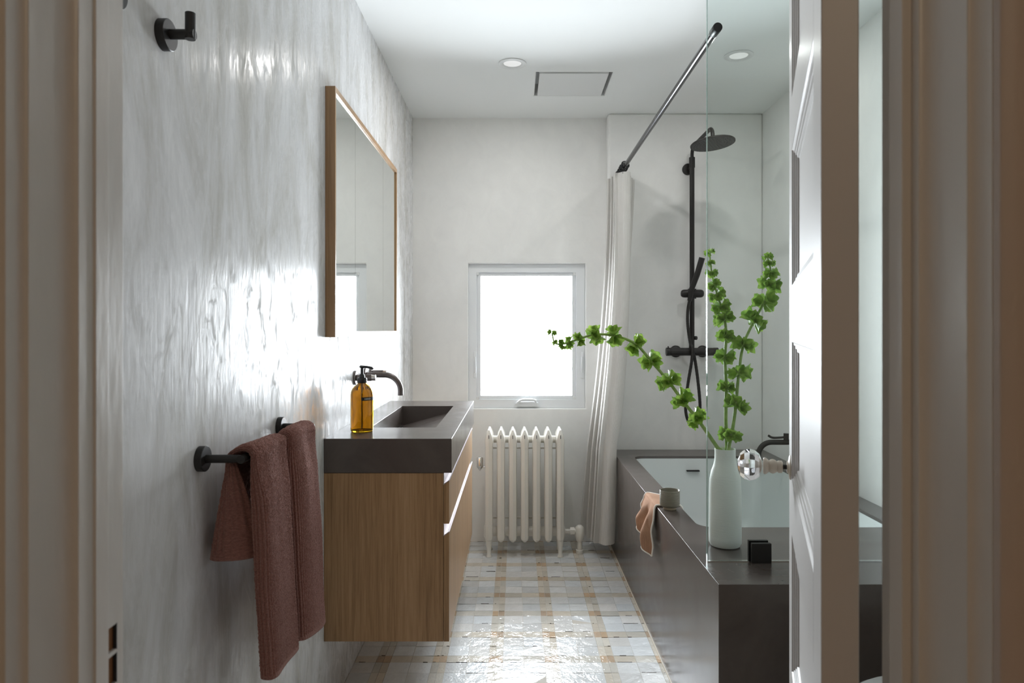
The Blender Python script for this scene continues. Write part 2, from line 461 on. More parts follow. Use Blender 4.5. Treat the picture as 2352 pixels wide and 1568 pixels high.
# ------------------------------------------------------------------ open door
DW, DT, DH = .71, .034, 2.0
dr = struct(thing('door_1', 'open panelled door with a cut glass knob, seen nearly edge on', 'door', (.300, .680, .004), math.atan2(.67, .234)))
pans = [(.22, .475), (.575, .825), (.925, 1.174), (1.276, 1.522), (1.617, 1.87)]
SW = .098
b = B(); b.box(0, SW, -DT, 0, 0, DH); b.out('hinge_stile', 'door', parent=dr, bevel=.0015)
b = B(); b.box(DW - SW, DW, -DT, 0, 0, DH); b.out('lock_stile', 'door', parent=dr, bevel=.0015)
zz = [0] + [z for p in pans for z in p] + [DH]
for i in range(0, len(zz), 2):
    B().box(SW, DW - SW, -DT, 0, zz[i], zz[i + 1]).out('rail', 'door', parent=dr)
for z0, z1 in pans:
    B().box(SW, DW - SW, -.022, -.012, z0, z1).out('door_panel', 'door', parent=dr)
    prof = [(0, -.0004), (.002, -.003), (.006, -.0035), (.007, -.0055), (.012, -.006), (.013, -.008), (.018, -.0085), (.020, -.0115), (.024, -.0119)]
    rings = [[(SW + o, y, z0 + o), (DW - SW - o, y, z0 + o), (DW - SW - o, y, z1 - o), (SW + o, y, z1 - o)] for o, y in prof]
    b = B(); b.loops(rings); b.out('panel_moulding', 'door', parent=dr)
kz, kx = .940, DW - .066
kn = B().lathe([(.022, -.001), (.023, .001), (.021, .003), (.012, .0045), (.0105, .007)], (kx, 0, kz), (0, 1, 0), 24).out('knob_rose', 'cream', parent=dr, smooth=40)
B().lathe([(.0045, .006), (.0045, .016)], (kx, 0, kz), (0, 1, 0), 16).out('spindle', 'dark_iron', parent=dr, smooth=40)
kb = bmesh.new()
bmesh.ops.create_uvsphere(kb, u_segments=12, v_segments=8, radius=.0305)
for v in kb.verts:
    x, y, z = v.co
    if abs(z) > .027: z *= .93
    v.co = Vector((x, z * .80 + .0725, y))
for v in kb.verts: v.co += Vector((kx, 0, kz))
bb = B(); bb.bm.free(); bb.bm = kb
knob = bb.out('door_knob', 'crystal', parent=dr, label='cut glass door knob')
B().lathe([(.0088, .014), (.0115, .016), (.0115, .022), (.0098, .024), (.0125, .028), (.0135, .032), (.0125, .036), (.0105, .038), (.013, .041), (.0155, .044), (.0155, .047), (.013, .049)],
          (kx, 0, kz), (0, 1, 0), 24).out('knob_shank', 'cream', parent=knob, smooth=40)
for z in (.25, 1.75):
    B().tube([(-.003, -DT - .004, z), (-.003, -DT - .004, z + .09)], .005, 10).out('hinge', 'cream', parent=dr, smooth=40)

# ------------------------------------------------------------------ window
wn = struct(thing('window_1', 'small white window, bright with daylight', 'window', (.064, YB, WX[2])))
fy = YB + .028
b = B(); b.frame((WX[0], WX[1], WX[2], WX[3]), (-.222, .345, .803, 1.527), fy, fy + .06, 'y'); b.out('frame', 'window_frame', parent=wn, bevel=.003)
b = B(); b.frame((-.222, .345, .803, 1.527), (-.199, .324, .822, 1.5075), fy + .012, fy + .05, 'y'); sash = b.out('sash', 'window_frame', parent=wn, bevel=.002)
B().box(-.199, .324, fy + .03, fy + .034, .822, 1.5075).out('pane', 'pane', parent=wn)
for px in (1091, 1337):
    x = (px - VX) * fy / FPX
    sg = 1 if px < 1200 else -1
    b = B(); b.box(x - .008, x + .008, fy - .006, fy, .925, 1.075)
    la = b.out('sash_lock', 'window_frame', parent=wn, bevel=.003)
    B().tube(smooth_path([(x - .002 * sg, fy - .008, .955), (x + .004 * sg, fy - .014, .965), (x + .004 * sg, fy - .016, 1.00), (x + .001 * sg, fy - .010, 1.045)], 5), .0045, 8).out('lock_lever', 'window_frame', parent=la, smooth=60)
cx, cz = (1210 - VX) * fy / FPX, CH - (926 - VY) * fy / FPX
b = B(); b.prism([(cx - .068, cz - .018), (cx + .068, cz - .018), (cx + .066, cz + .006), (cx + .04, cz + .012), (cx - .04, cz + .012), (cx - .066, cz + .004)], fy - .022, fy, 'y')
cr = b.out('crank_base', 'window_frame', parent=wn, bevel=.004)
B().tube(smooth_path([(cx - .055, fy - .03, cz + .006), (cx - .03, fy - .034, cz + .022), (cx + .01, fy - .034, cz + .024), (cx + .045, fy - .032, cz + .021), (cx + .05, fy - .03, cz + .006)], 5), .0065, 8).out('crank_handle', 'window_frame', parent=cr, smooth=60)
for py in (695, 848):
    z = CH - (py - VY) * (fy + .02) / FPX
    B().box(.318, .3215, fy + .018, fy + .03, z - .012, z + .012).out('screen_clip', 'dark_iron', parent=wn)
for x in (-.216, .338):
    for z in (.81, 1.52):
        B().box(x - .008, x + .008, fy - .002, fy + .014, z - .008, z + .008).out('corner_block', 'white_metal', parent=wn, bevel=.002)
# ------------------------------------------------------------------ ceiling fittings
def downlight(name, x, y, label):
    t = thing(name, label, 'ceiling light', (x, y, H), 0, 'recessed ceiling lights')
    B().lathe([(.0625, -.0005), (.063, -.003), (.060, -.005), (.043, -.0045), (.040, -.001)], (x, y, H), (0, 0, 1), 40, caps=False).out('trim_ring', 'white_metal', parent=t, smooth=50)
    B().lathe([(.0, -.0006), (.0405, -.0006)], (x, y, H), (0, 0, 1), 40, caps=False).out('lens', 'lamp_off', parent=t)
    return t
downlight('recessed_light', -.014, 3.12, 'round white recessed ceiling light beside the square vent panel, outside the shower')
downlight('recessed_light', .977, 3.03, 'round white recessed ceiling light above the bath, seen through the glass')
t = thing('ceiling_vent', 'rectangular white flush vent panel set in a shadow gap in the ceiling', 'vent', (.275, 3.39, H))
B().box(VT[0] - .02, VT[1] + .02, VT[2] - .02, VT[3] + .02, H + .06, H + .07).out('housing', 'white_metal', parent=t)
B().frame((VT[0], VT[1], VT[2], VT[3]), (VT[0] + .004, VT[1] - .004, VT[2] + .004, VT[3] - .004), H + .002, H + .06, 'z').out('sleeve', 'white_metal', parent=t)
B().box(VT[0] + .020, VT[1] - .022, VT[2] + .012, VT[3] - .014, H - .004, H + .006).out('cover_panel', 'white_metal', parent=t, bevel=.001)
B().tube([(.275, 3.39, H + .006), (.275, 3.39, H + .061)], .02, 12).out('mount', 'white_metal', parent=t)

# ------------------------------------------------------------------ vanity
VY0, VY1 = 2.103, 3.225
vc = thing('vanity_cabinet', 'wall-hung oak cabinet with drawers under the dark stone top', 'cabinet', (-.39, 2.66, .252))
b = B(); b.box(XL + .0004, -.2195, VY0 + .002, VY1 - .002, .252, .764); b.out('carcass', 'oak', parent=vc, bevel=.001)
for (z0, z1) in ((.610, .742), (.252, .586)):
    for (ya, yb) in ((VY0 + .002, 2.6285), (2.6315, VY1 - .002)):
        poly = [(-.2185, z0), (-.2020, z0), (-.2020, z1 - .002), (-.2185, z1 - .014)]
        b = B(); b.prism(poly, ya, yb, 'y'); d = b.out('drawer', 'oak', parent=vc, bevel=.0008)
        poly = [(-.2185, z1 - .0138), (-.2020, z1 - .0018), (-.2005, z1 - .0018), (-.2005, z1 + .0005), (-.2030, z1 + .0005), (-.2190, z1 - .011)]
        b = B(); b.prism(poly, ya, yb, 'y'); b.out('finger_pull', 'channel', parent=d, label='bright metal finger pull')
B().box(-.2193, -.2175, VY0 + .004, VY1 - .004, .728, .7635).out('recess_channel', 'channel', parent=vc)
B().box(-.2193, -.2175, VY0 + .004, VY1 - .004, .572, .612).out('recess_channel', 'channel', parent=vc)

ct = thing('vanity_countertop', 'thick taupe stone vanity top with a sunken rectangular basin', 'sink', (-.39, 2.66, .869))
CX0, CX1, bx = XL + .0004, -.194, (-.492, -.270, 2.345, 3.005)
b = B(); b.frame((CX0, CX1, VY0, VY1), bx, .765, .869, 'z'); b.out('slab', 'stone', parent=ct, bevel=.0012)
# basin: steep sides and a floor that slopes down to a slot at the back
b = B()
x0, x1, y0, y1 = bx
x0, x1, y0, y1 = x0 + .0008, x1 - .0008, y0 + .0008, y1 - .0008
b.loops([[(x0, y0, .8675), (x1, y0, .8675), (x1, y1, .8675), (x0, y1, .8675)], [(x0, y0, .785), (x1, y0, .845), (x1, y1, .845), (x0, y1, .785)]], True, False, True)
b.out('basin', 'stone', parent=ct)
b = B().box(x0 + .002, x0 + .016, y0 + .06, y1 - .06, .7862, .7915).out('drain_slot', 'dark_iron', parent=ct)

# wall tap
def wall_tap():
    t = thing('basin_tap', 'gunmetal wall-mounted basin tap with curved spout, behind the soap bottle', 'tap', (XL, 2.67, 1.02))
    Y = 2.67; z = 1.026
    B().lathe([(.026, .0), (.026, .006), (.024, .008)], (XL, Y, z), (1, 0, 0), 28).out('rosette', 'gunmetal', parent=t, smooth=40)
    arc = [(XL + .004, Y, z), (-.505, Y, z)] + [(-.505 + .062 * math.sin(a), Y, z - .062 * (1 - math.cos(a))) for a in [PI / 2 * k / 10 for k in range(1, 11)]] + [(-.443, Y, .947)]
    B().tube(arc, .0105, 18).out('spout', 'gunmetal', parent=t, smooth=50)
    for yy, xe in ((2.507, -.520), (2.785, -.532)):
        B().lathe([(.026, .0), (.026, .006), (.024, .008)], (XL, yy, z), (1, 0, 0), 28).out('rosette', 'gunmetal', parent=t, smooth=40)
        h = B().tube([(XL + .004, yy, z), (xe, yy, z)], .0115, 18).out('handle', 'gunmetal', parent=t, smooth=40)
        B().tube([(xe, yy, z), (xe + .014, yy, z)], .0105, 18).out('handle_cap', 'chrome', parent=h, smooth=40)
wall_tap()

# soap bottle
bx_, by_ = -.500, 2.255; bz = .869
sb = thing('soap_bottle', 'amber glass pump bottle standing on the front of the stone vanity top', 'soap bottle', (bx_, by_, bz))
outer = [(.005, .0035), (.031, .0), (.0355, .002), (.0368, .007), (.0368, .118), (.0355, .129), (.031, .140), (.024, .148), (.017, .153), (.0135, .158), (.0130, .166)]
inner = [(.0108, .166), (.0112, .158), (.0150, .151), (.022, .1455), (.0290, .1375), (.0330, .128), (.0344, .117), (.0344, .009), (.030, .0055), (.005, .0075)]
bb = B(); bb.lathe(outer + inner, (bx_, by_, bz), (0, 0, 1), 40, caps=False)
bb.loops([[Vector((bx_, by_, bz)) + Vector((.005 * math.cos(a), .005 * math.sin(a), h)) for a in [2 * PI * k / 40 for k in range(40)]] for h in (.0034, .00341)], True, True, False)
bb.loops([[Vector((bx_, by_, bz)) + Vector((.005 * math.cos(a), .005 * math.sin(a), h)) for a in [2 * PI * k / 40 for k in range(40)]] for h in (.00751, .0075)], True, False, True)
bmesh.ops.remove_doubles(bb.bm, verts=bb.bm.verts, dist=.00005)
bb.out('bottle', 'amber', parent=sb, smooth=45)
pm = B().lathe([(.0152, .158), (.0160, .160), (.0160, .172), (.0150, .1745), (.0095, .1755), (.0085, .184), (.0060, .187), (.0045, .187), (.0045, .205), (.0085, .209), (.010, .2115), (.004, .213)],
               (bx_, by_, bz), (0, 0, 1), 28).out('pump', 'rubber', parent=sb, smooth=40)
B().tube(smooth_path([(bx_ - .006, by_, bz + .2110), (bx_ + .016, by_, bz + .2095), (bx_ + .030, by_, bz + .2065), (bx_ + .036, by_, bz + .202)], 5), [.004] * 15 + [.0032], 10).out('nozzle', 'rubber', parent=pm, smooth=50)
B().tube([(bx_, by_, bz + .012), (bx_, by_, bz + .158)], .0028, 10).out('dip_tube', 'white_metal', parent=sb, smooth=60)
lb = B(); a0, a1 = math.radians(-80), math.radians(12)
def cyl_pt(a, z, r): return Vector((bx_ + r * math.cos(a), by_ + r * math.sin(a), bz + z))
lb.loops([[cyl_pt(a0 + (a1 - a0) * k / 16, z, r) for k in range(17)] for z, r in ((.103, .0370), (.103, .0374), (.114, .0374), (.114, .0370))], False)
lab = lb.out('name_tape', 'ink', parent=sb, smooth=60)
def bent_text(s, size, a_start, zc, r, mat, name, parent):
    cu = bpy.data.curves.new(name, 'FONT'); cu.body = s; cu.size = size; cu.extrude = .0001
    to = bpy.data.objects.new(name, cu); C.objects.link(to)
    me = bpy.data.meshes.new_from_object(to.evaluated_get(bpy.context.evaluated_depsgraph_get()))
    bpy.data.objects.remove(to)
    for v in me.vertices:
        p = cyl_pt(a_start + v.co.x / r, 0, r + v.co.z); p.z = bz + zc + v.co.y
        v.co = p - Vector((bx_, by_, bz))
    o = bpy.data.objects.new(name, me); C.objects.link(o); me.materials.append(M[mat]); o.parent = parent
bent_text('HAND', .0078, math.radians(-66), .1060, .0375, 'white_ink', 'lettering', lab)

# ------------------------------------------------------------------ mirror cabinet
MY0, MY1, MZ0, MZ1, MX = 2.121, 3.226, 1.177, 1.947, -.552
mc = thing('mirror_cabinet', 'oak-framed mirror cabinet with three mirror doors on the left wall', 'mirror', (XL, 2.67, MZ0))
b = B(); b.frame((MY0, MY1, MZ0, MZ1), (MY0 + .010, MY1 - .010, MZ0 + .018, MZ1 - .018), XL, MX, 'x'); b.out('frame', 'oak', parent=mc, bevel=.0008)
mx = [MY0 + .010, 2.411, 2.916, MY1 - .010]
for a, c in zip(mx, mx[1:]):
    B().box(XL + .004, MX - .006, a + .0009, c - .0009, MZ0 + .0185, MZ1 - .0185).out('mirror_door', 'mirror', parent=mc)

# ------------------------------------------------------------------ radiator
RX = [-.140 + .0628 * k for k in range(7)]; RY = 3.66
rd = thing('radiator', 'old white cast iron column radiator below the window', 'radiator', (.048, 3.75, 0))
def ring(cx, cy, z, w, d, back=None):
    "column outline: faceted front with a ridge"
    bk = cy + d if back is None else back
    return [(cx, cy - d, z), (cx + w * .80, cy - d * .72, z), (cx + w, cy - d * .30, z), (cx + w, bk - d * .35, z), (cx + w * .7, bk - d * .05, z), (cx, bk, z),
            (cx - w * .7, bk - d * .05, z), (cx - w, bk - d * .35, z), (cx - w, cy - d * .30, z), (cx - w * .80, cy - d * .72, z)]
def section(x, ends):
    b = B()
    for cy in (RY, RY + .062, RY + .124):
        w = .0212 if cy == RY else .0165
        b.loops([ring(x, cy, z, w * k, .026 * kk) for z, k, kk in ((.080, .35, .5), (.092, .85, .9), (.105, 1, 1), (.590, 1, 1))], True, True, True)
    b.box(x - .0155, x + .0155, RY - .01, RY + .134, .092, .125)
    hd = [(.588, .0212, .026, .150), (.605, .0222, .027, .151), (.622, .0218, .027, .151), (.640, .0180, .023, .147), (.655, .0115, .017, .141), (.664, .0068, .011, .136), (.6705, .0045, .008, .132)]
    b.loops([ring(x, RY, z, w, d, RY + bk) for z, w, d, bk in hd], True, True, True)
    o = b.out('section', 'radiator', parent=rd, smooth=22)
    B().box(x - .0016, x + .0016, RY - .0305, RY - .0255, .628, .646).out('head_slot', 'dark_iron', parent=o)
    if ends:
        for cy in (RY, RY + .124):
            b = B(); b.lathe([(.0150, .0), (.0155, .004), (.0125, .009), (.0105, .020), (.0125, .045), (.0165, .07), (.0185, .10)], (x, cy, 0), (0, 0, 1), 20)
            b.out('leg', 'radiator', parent=rd, smooth=50)
for i, x in enumerate(RX): section(x, i in (0, 6))
for z in (.612, .118):
    B().tube([(RX[0] - .01, RY + .062, z), (RX[6] + .01, RY + .062, z)], .019 if z > .3 else .026, 20).out('hub', 'radiator', parent=rd, smooth=50)
for z in (.553, .170):
    B().box(RX[0], RX[6], RY + .128, RY + .136, z - .004, z + .004).out('tie_bar', 'radiator', parent=rd)
for x, sg in ((RX[0] - .018, -1), (RX[6] + .018, 1)):
    B().lathe([(.030, -.004), (.034, .0), (.034, .006), (.028, .010)], (x, RY + .062, .118), (sg, 0, 0), 20).out('end_plug', 'radiator', parent=rd, smooth=40)
vx = .345
vv = B()
vv.tube([(RX[6] + .02, RY + .062, .118), (vx, RY + .062, .118)], .013, 14)
vv.lathe([(.021, -.012), (.021, .012)], (.305, RY + .062, .118), (1, 0, 0), 6)
vv.lathe([(.020, 0), (.020, .018), (.014, .020), (.014, .065), (.019, .068), (.024, .085), (.026, .10), (.024, .115), (.024, .135), (.017, .145), (.010, .15)], (vx, RY + .062, .0), (0, 0, 1), 20)
vv.out('supply_valve', 'radiator', parent=rd, smooth=35)
av = at(1102, 1062, 3.68)
B().lathe([(.003, -.045), (.008, -.036), (.017, -.026), (.019, -.020), (.0165, -.018), (.0165, .022), (.013, .027), (.004, .030)], (av.x, RY + .03, av.z), (0, 0, 1), 16).out('air_vent', 'chrome', parent=rd, smooth=35, label='bullet-shaped silver air vent')
B().tube([(av.x + .004, RY + .03, av.z - .026), (RX[0] - .01, RY + .03, av.z - .026)], .005, 10).out('vent_stub', 'chrome', parent=rd, smooth=35)

# ------------------------------------------------------------------ bath
DZ = .536; TX0, TY0 = .530, 1.805
IN = (.620, 1.277, 2.330, 3.640)
def rrect(x0, x1, y0, y1, r, z, n=8):
    pts = []
    for cx, cy, a in ((x1 - r, y0 + r, -90), (x1 - r, y1 - r, 0), (x0 + r, y1 - r, 90), (x0 + r, y0 + r, 180)):
        pts += [(cx + r * math.cos(math.radians(a + 90 * k / n)), cy + r * math.sin(math.radians(a + 90 * k / n)), z) for k in range(n + 1)]
    return pts
ts = thing('bath_surround', 'taupe stone bath surround with a wide ledge at its near end', 'bath surround', (.95, 2.8, 0))
inn = rrect(*IN, .055, DZ)
def proj(p):
    if p[1] >= IN[3] - .056: y = YE
    elif p[1] <= IN[2] + .056: y = TY0
    else: y = p[1]
    x = XR if p[0] > .9 else TX0
    return x, y
n = 8; outp = []
XQ, YQ = XR - .0005, YE - .0005
for c, (ox, oy) in enumerate(((XQ, TY0), (XQ, YQ), (TX0, YQ), (TX0, TY0))):
    for k in range(n + 1):
        ax, ay, _ = inn[c * (n + 1) + k]
        if k == n // 2: outp.append((ox, oy))
        elif (k < n // 2) == (c in (0, 2)): outp.append((ax if abs(ax - ox) > 0 else ox, oy) if True else None)
        else: outp.append((ox, ay))
b = B()
T = .012
b.loops([[(x, y, DZ - T) for x, y, _ in inn], [(x, y, DZ) for x, y, _ in inn], [(x, y, DZ) for x, y in outp], [(x, y, .0005) for x, y in outp]])
b.out('deck', 'stone', parent=ts, bevel=.0018, seg=3)
B().box(TX0 - .004, TX0, TY0, YE, 0, .004).out('sealant', 'cream', parent=ts)
bt = thing('bathtub', 'white undermounted bathtub sunk into the taupe stone surround', 'bathtub', (.95, 2.98, .10))
b = B()
prof = [(-.004, DZ - T, .055), (0, DZ - T - .001, .055), (.004, DZ - .06, .07), (.03, .24, .10), (.06, .145, .13), (.10, .115, .14), (.16, .108, .14)]
b.loops([rrect(IN[0] - .03, IN[1] + .03, IN[2] - .03, IN[3] + .03, .08, DZ - T - .0005)] + [rrect(IN[0] + o, IN[1] - o, IN[2] + o * 1.3, IN[3] - o * 1.3, r, z) for o, z, r in prof], True, False, True)
b.out('basin', 'tub', parent=bt, smooth=50)
ov = at(1592, 1081, 3.622)
B().box(ov.x - .033, ov.x + .033, 3.615, 3.6345, ov.z - .003, ov.z + .003).out('overflow_slot', 'dark_iron', parent=bt)

# bath spout on the right wall
sp = thing('bath_spout', 'dark wall-mounted bath spout curving down over the tub, beside the glass knob', 'tap', (XR, 3.3, .66))
z = .664; Y = 3.3
pts = [(XR, Y, z), (1.22, Y, z)] + [(1.22 - .062 * math.sin(a), Y, z - .062 * (1 - math.cos(a))) for a in [PI / 2 * k / 10 for k in range(1, 11)]] + [(1.158, Y, .572)]
B().tube(pts, .0125, 18).out('spout', 'black', parent=sp, smooth=50)
B().lathe([(.03, 0), (.03, .006), (.027, .008)], (XR, Y, z), (-1, 0, 0), 28).out('rosette', 'black', parent=sp, smooth=40)
B().tube([(1.29, Y, z + .01), (1.29, Y, z + .042)], .012, 14).out('handle_post', 'black', parent=sp, smooth=50)
B().tube(smooth_path([(1.30, Y, z + .026), (1.26, Y, z + .022), (1.225, Y, z + .022), (1.205, Y, z + .032)], 5), .0055, 10).out('lever', 'black', parent=sp, smooth=50)

# glass screen
gs = thing('glass_screen', 'tall clear glass shower screen standing on the ledge of the bath', 'glass screen', (.95, 1.985, DZ))
GX, GY = .5485, 1.980
pane = B().box(GX + .001, XR - .001, GY, GY + .010, DZ + .0025, 2.399).out('glass_pane', 'screen_glass', parent=gs)
B().box(GX, GX + .001, GY, GY + .010, DZ + .0025, 2.399).out('polished_edge', 'glass_edge', parent=gs)
B().box(GX, XR - .001, GY + .001, GY + .009, DZ, DZ + .0025).out('seal', 'chrome', parent=gs)
cl = at(1749.5, 1292, GY - .012)
cb = thing('glass_clamp', 'small square black clamp at the foot of the glass screen', 'clamp', (cl.x, GY, DZ))
B().box(cl.x - .028, cl.x + .028, GY - .013, GY - .0005, DZ, DZ + .056).out('front_plate', 'blacker', parent=cb, bevel=.001)
B().box(cl.x - .029, cl.x + .027, GY + .0105, GY + .022, DZ, DZ + .058).out('rear_plate', 'blacker', parent=cb, bevel=.001)

# curtain rod
RXX, RZ = .574, 2.058
cr_ = thing('curtain_rod', 'black shower curtain rod running from the glass screen to the end wall', 'curtain rod', (RXX, 2.9, RZ))
B().tube([(RXX, GY + .012, RZ), (RXX, YE, RZ)], .0112, 20).out('rod', 'rod', parent=cr_, smooth=50)
B().lathe([(.0125, -.018), (.0135, -.016), (.0135, .024), (.0125, .026)], (RXX, GY - .0, RZ), (0, 1, 0), 24).out('end_cap', 'blacker', parent=cr_, smooth=40)
B().lathe([(.024, 0), (.024, .006), (.014, .012)], (RXX, YE, RZ), (0, -1, 0), 24).out('flange', 'black', parent=cr_, smooth=40)

# curtain
def curtain():
    nu, nv = 300, 60
    ctop, cbot = RZ - .035, .082
    rows, uvs = [], []
    for j in range(nv + 1):
        t = j / nv; row, uvr, L = [], [], 0; prev = None
        for i in range(nu + 1):
            u = i / nu
            ph = 2 * PI * 4.2 * u
            A = (.045 + .045 * u ** 2) * (1 - t) + (.050 + .006 * math.sin(9 * u)) * t
            xc = (.560 + .018 * u) * (1 - t) + (.475 - .080 * u) * t + .026 * math.sin(PI * min(1, t / .75))
            x = xc + A * math.sin(ph + .5 * math.sin(ph) + .6) * (1 - .12 * math.sin(3 * ph))
            y = 3.600 + .20 * u + .022 * math.sin(2 * ph + .8) * (0.5 + .5 * t)
            z = ctop + (cbot - ctop) * t + .004 * math.sin(ph * 1.7) * t
            x += .006 * noise.noise(Vector((u * 9, t * 2.5, 1.7)))
            x = min(x, .523 + .004 * math.sin(ph) + max(0, .73 - t) * .55)
            p = Vector((x, y, z)); row.append(p)
            if prev is not None: L += (p - prev).length
            prev = p; uvr.append((L, z))
        rows.append(row); uvs.append(uvr)
    b = B(); b.sheet(rows, uvs)
    o = b.out('shower_curtain', 'curtain', at=(.52, 3.7, 0), smooth=180)
    return tag(o, 'white ribbed shower curtain gathered at the far end of the rod', 'shower curtain')
curtain()
for k in range(9):
    y = 3.612 + .022 * k
    h = thing('curtain_hook', 'black wire hook holding the white curtain on the rod', 'curtain hook', (RXX, y, RZ), 0, 'black hooks bunched on the curtain rod')
    b = B(); rnd = random.Random(k)
    tilt = rnd.uniform(-.3, .3); tw = rnd.uniform(-.35, .35)
    pts = []
    for a in range(13):
        an = math.radians(-60 + a * 25)
        rr = .0190 + rnd.uniform(-.002, .004)
        pts.append((RXX + rr * math.cos(an) * math.cos(tw), y + rr * math.cos(an) * math.sin(tw) + .006 * math.sin(tilt), RZ + .0005 + rr * math.sin(an)))
    pts.append((RXX - .004, y, RZ - .040))
    b.tube(smooth_path(pts, 3), .0028, 8); b.out('wire', 'blacker', parent=h, smooth=60)
    bmm = B(); bmm.lathe([(.0, -.004), (.0035, -.002), (.0035, .002), (.0, .004)], pts[0], (0, 0, 1), 10, caps=False); bmm.out('ball_end', 'blacker', parent=h, smooth=60)
    B().tube([(RXX - .016, y - .003, RZ - .041), (RXX + .008, y - .003, RZ - .041)], .0026, 8).out('bar', 'blacker', parent=h, smooth=60)

# ------------------------------------------------------------------ shower column
def shower():
    X, Y = .964, 3.780
    t = thing('shower_column', 'matte black shower column with round overhead rose and hand shower on the end wall', 'shower', (X, Y, 1.08))
    B().tube([(X, Y, 1.09), (X, Y, 2.14)], .0130, 20).out('riser', 'black', parent=t, smooth=50)
    B().tube([(X, Y, 2.085), (X, Y, 2.140)], .0160, 20).out('collar', 'black', parent=t, smooth=50)
    B().lathe([(.032, 0), (.032, .010), (.029, .013)], (X - .008, YE, 2.088), (0, -1, 0), 28).out('wall_rosette', 'black', parent=t, smooth=40)
    B().tube([(X - .004, YE - .01, 2.088), (X, Y, 2.088)], .010, 14).out('bracket', 'black', parent=t, smooth=50)
    hx, hy, hz = .9685, 3.40, 2.118
    pts = [(X, Y, 2.125), (X, Y, 2.150)] + [(X, Y - .045 * (1 - math.cos(a)), 2.150 + .045 * math.sin(a)) for a in [PI / 2 * k / 6 for k in range(1, 7)]] \
        + [(hx - .001, hy + .045, 2.196)] + [(hx, hy + .045 - .045 * math.sin(a), 2.196 - .045 * (1 - math.cos(a))) for a in [PI / 2 * k / 6 for k in range(1, 7)]] + [(hx, hy, hz + .012)]
    B().tube(pts, .0095, 16).out('arm', 'black', parent=t, smooth=50)
    ax = Vector((-.085, .075, 1)).normalized()
    hd = B().lathe([(.1075, -.004), (.108, -.001), (.108, .002), (.104, .006), (.022, .010), (.014, .014), (.014, .026)], (hx, hy, hz - .004), ax, 64).out('shower_rose', 'black', parent=t, smooth=35)
    q = Vector((0, 0, 1)).rotation_difference(ax)
    nz = B()
    for r_, cnt in ((.014, 6), (.028, 12), (.042, 18), (.056, 24), (.070, 30), (.084, 36), (.097, 42)):
        for k in range(cnt):
            a = 2 * PI * k / cnt
            c = Vector((hx, hy, hz - .004)) + q @ Vector((r_ * math.cos(a), r_ * math.sin(a), -.004))
            nz.lathe([(.0021, .0), (.0016, -.0022)], c, q @ Vector((0, 0, 1)), 6)
    nn = nz.out('nozzles', simple('nozzle_rubber', (.16, .17, .18), .5), parent=hd, smooth=60); nn['kind'] = 'stuff'
    # thermostatic bar valve
    z = 1.080
    v = B().tube([(.842, 3.775, z), (1.100, 3.775, z)], .0215, 24).out('bar_valve', 'black', parent=t, smooth=50)
    for x0, x1 in ((.822, .840), (1.082, 1.1035)):
        B().tube([(x0, 3.775, z), (x1, 3.775, z)], .0225 if x0 < .9 else .0225, 24).out('control_knob', 'black', parent=v, smooth=50)
    B().box(.829, .834, 3.765, 3.775, z + .020, z + .030).out('stop_button', 'black', parent=v)
    for x in (.888, 1.036):
        B().lathe([(.033, 0), (.033, .008), (.028, .014), (.016, .018), (.016, .05)], (x, YE, z), (0, -1, 0), 24).out('union_rosette', 'black', parent=v, smooth=40)
    B().tube([(X - .002, Y, z + .01), (X - .002, Y, z + .10)], .0145, 18).out('diverter', 'black', parent=v, smooth=50)
    B().tube([(X + .010, Y, z + .075), (X + .022, Y - .012, z + .075)], .0105, 14).out('diverter_knob', 'black', parent=v, smooth=50)
    # slider with hand shower
    zs = CH + (VY - 674) / 421.0
    s = B(); s.lathe([(.008, -.062), (.015, -.060), (.020, -.054), (.022, -.045), (.022, .045), (.020, .054), (.015, .060), (.008, .062)], (X, Y - .006, zs), (1, 0, 0), 24)
    s.tube([(X, Y, zs - .028), (X, Y, zs + .026)], .0225, 18)
    s = s.out('slider', 'black', parent=t, smooth=40)
    hs = B().tube([(X - .022, Y - .035, zs - .040), (X - .014, Y - .045, zs + .02), (X + .012, Y - .062, zs + .10), (X + .035, Y - .075, zs + .188)], [.012, .0145, .0155, .0160], 18).out('hand_shower', 'black', parent=t, smooth=40)
    hp = smooth_path([(X - .022, Y - .035, zs - .038), (X - .030, Y - .03, zs - .09), (X - .031, Y - .03, zs - .17), (X - .018, Y - .035, zs - .27), (X - .010, Y - .045, z + .02), (X - .012, Y - .045, z - .04),
                      (X - .032, Y - .04, z - .17), (X - .043, Y - .035, z - .27), (X - .040, Y - .035, z - .34), (X - .018, Y - .035, z - .395), (X + .010, Y - .035, z - .40),
                      (X + .030, Y - .035, z - .36), (X + .034, Y - .035, z - .28), (X + .022, Y - .036, z - .15), (X + .006, Y - .030, z - .03), (X + .003, Y - .01, z - .008)], 14)
    b = B(); b.tube(hp, [.0080 + .0006 * (i % 2) for i in range(len(hp))], 10); b.out('hose', 'black', parent=t, smooth=70)
shower()

# ------------------------------------------------------------------ vase, stems, cup, cloth
vb = at(1665.5, 1253, 2.130); vb.z = DZ
def loc(prof, inner_): return prof + inner_
b = B(); b.lathe([(.030, 0), (.044, .003), (.0485, .012), (.049, .03), (.0485, .10), (.0478, .17), (.0465, .205), (.042, .228), (.0355, .246), (.0320, .262), (.0310, .285), (.0315, .298), (.0298, .2985), (.0285, .285), (.029, .262), (.036, .24), (.042, .20), (.042, .02), (.01, .012)],
                  vb, (0, 0, 1), 48)
tag(b.out('vase', 'celadon', at=vb, smooth=50), 'tall pale celadon ceramic vase on the ledge behind the glass screen', 'vase')

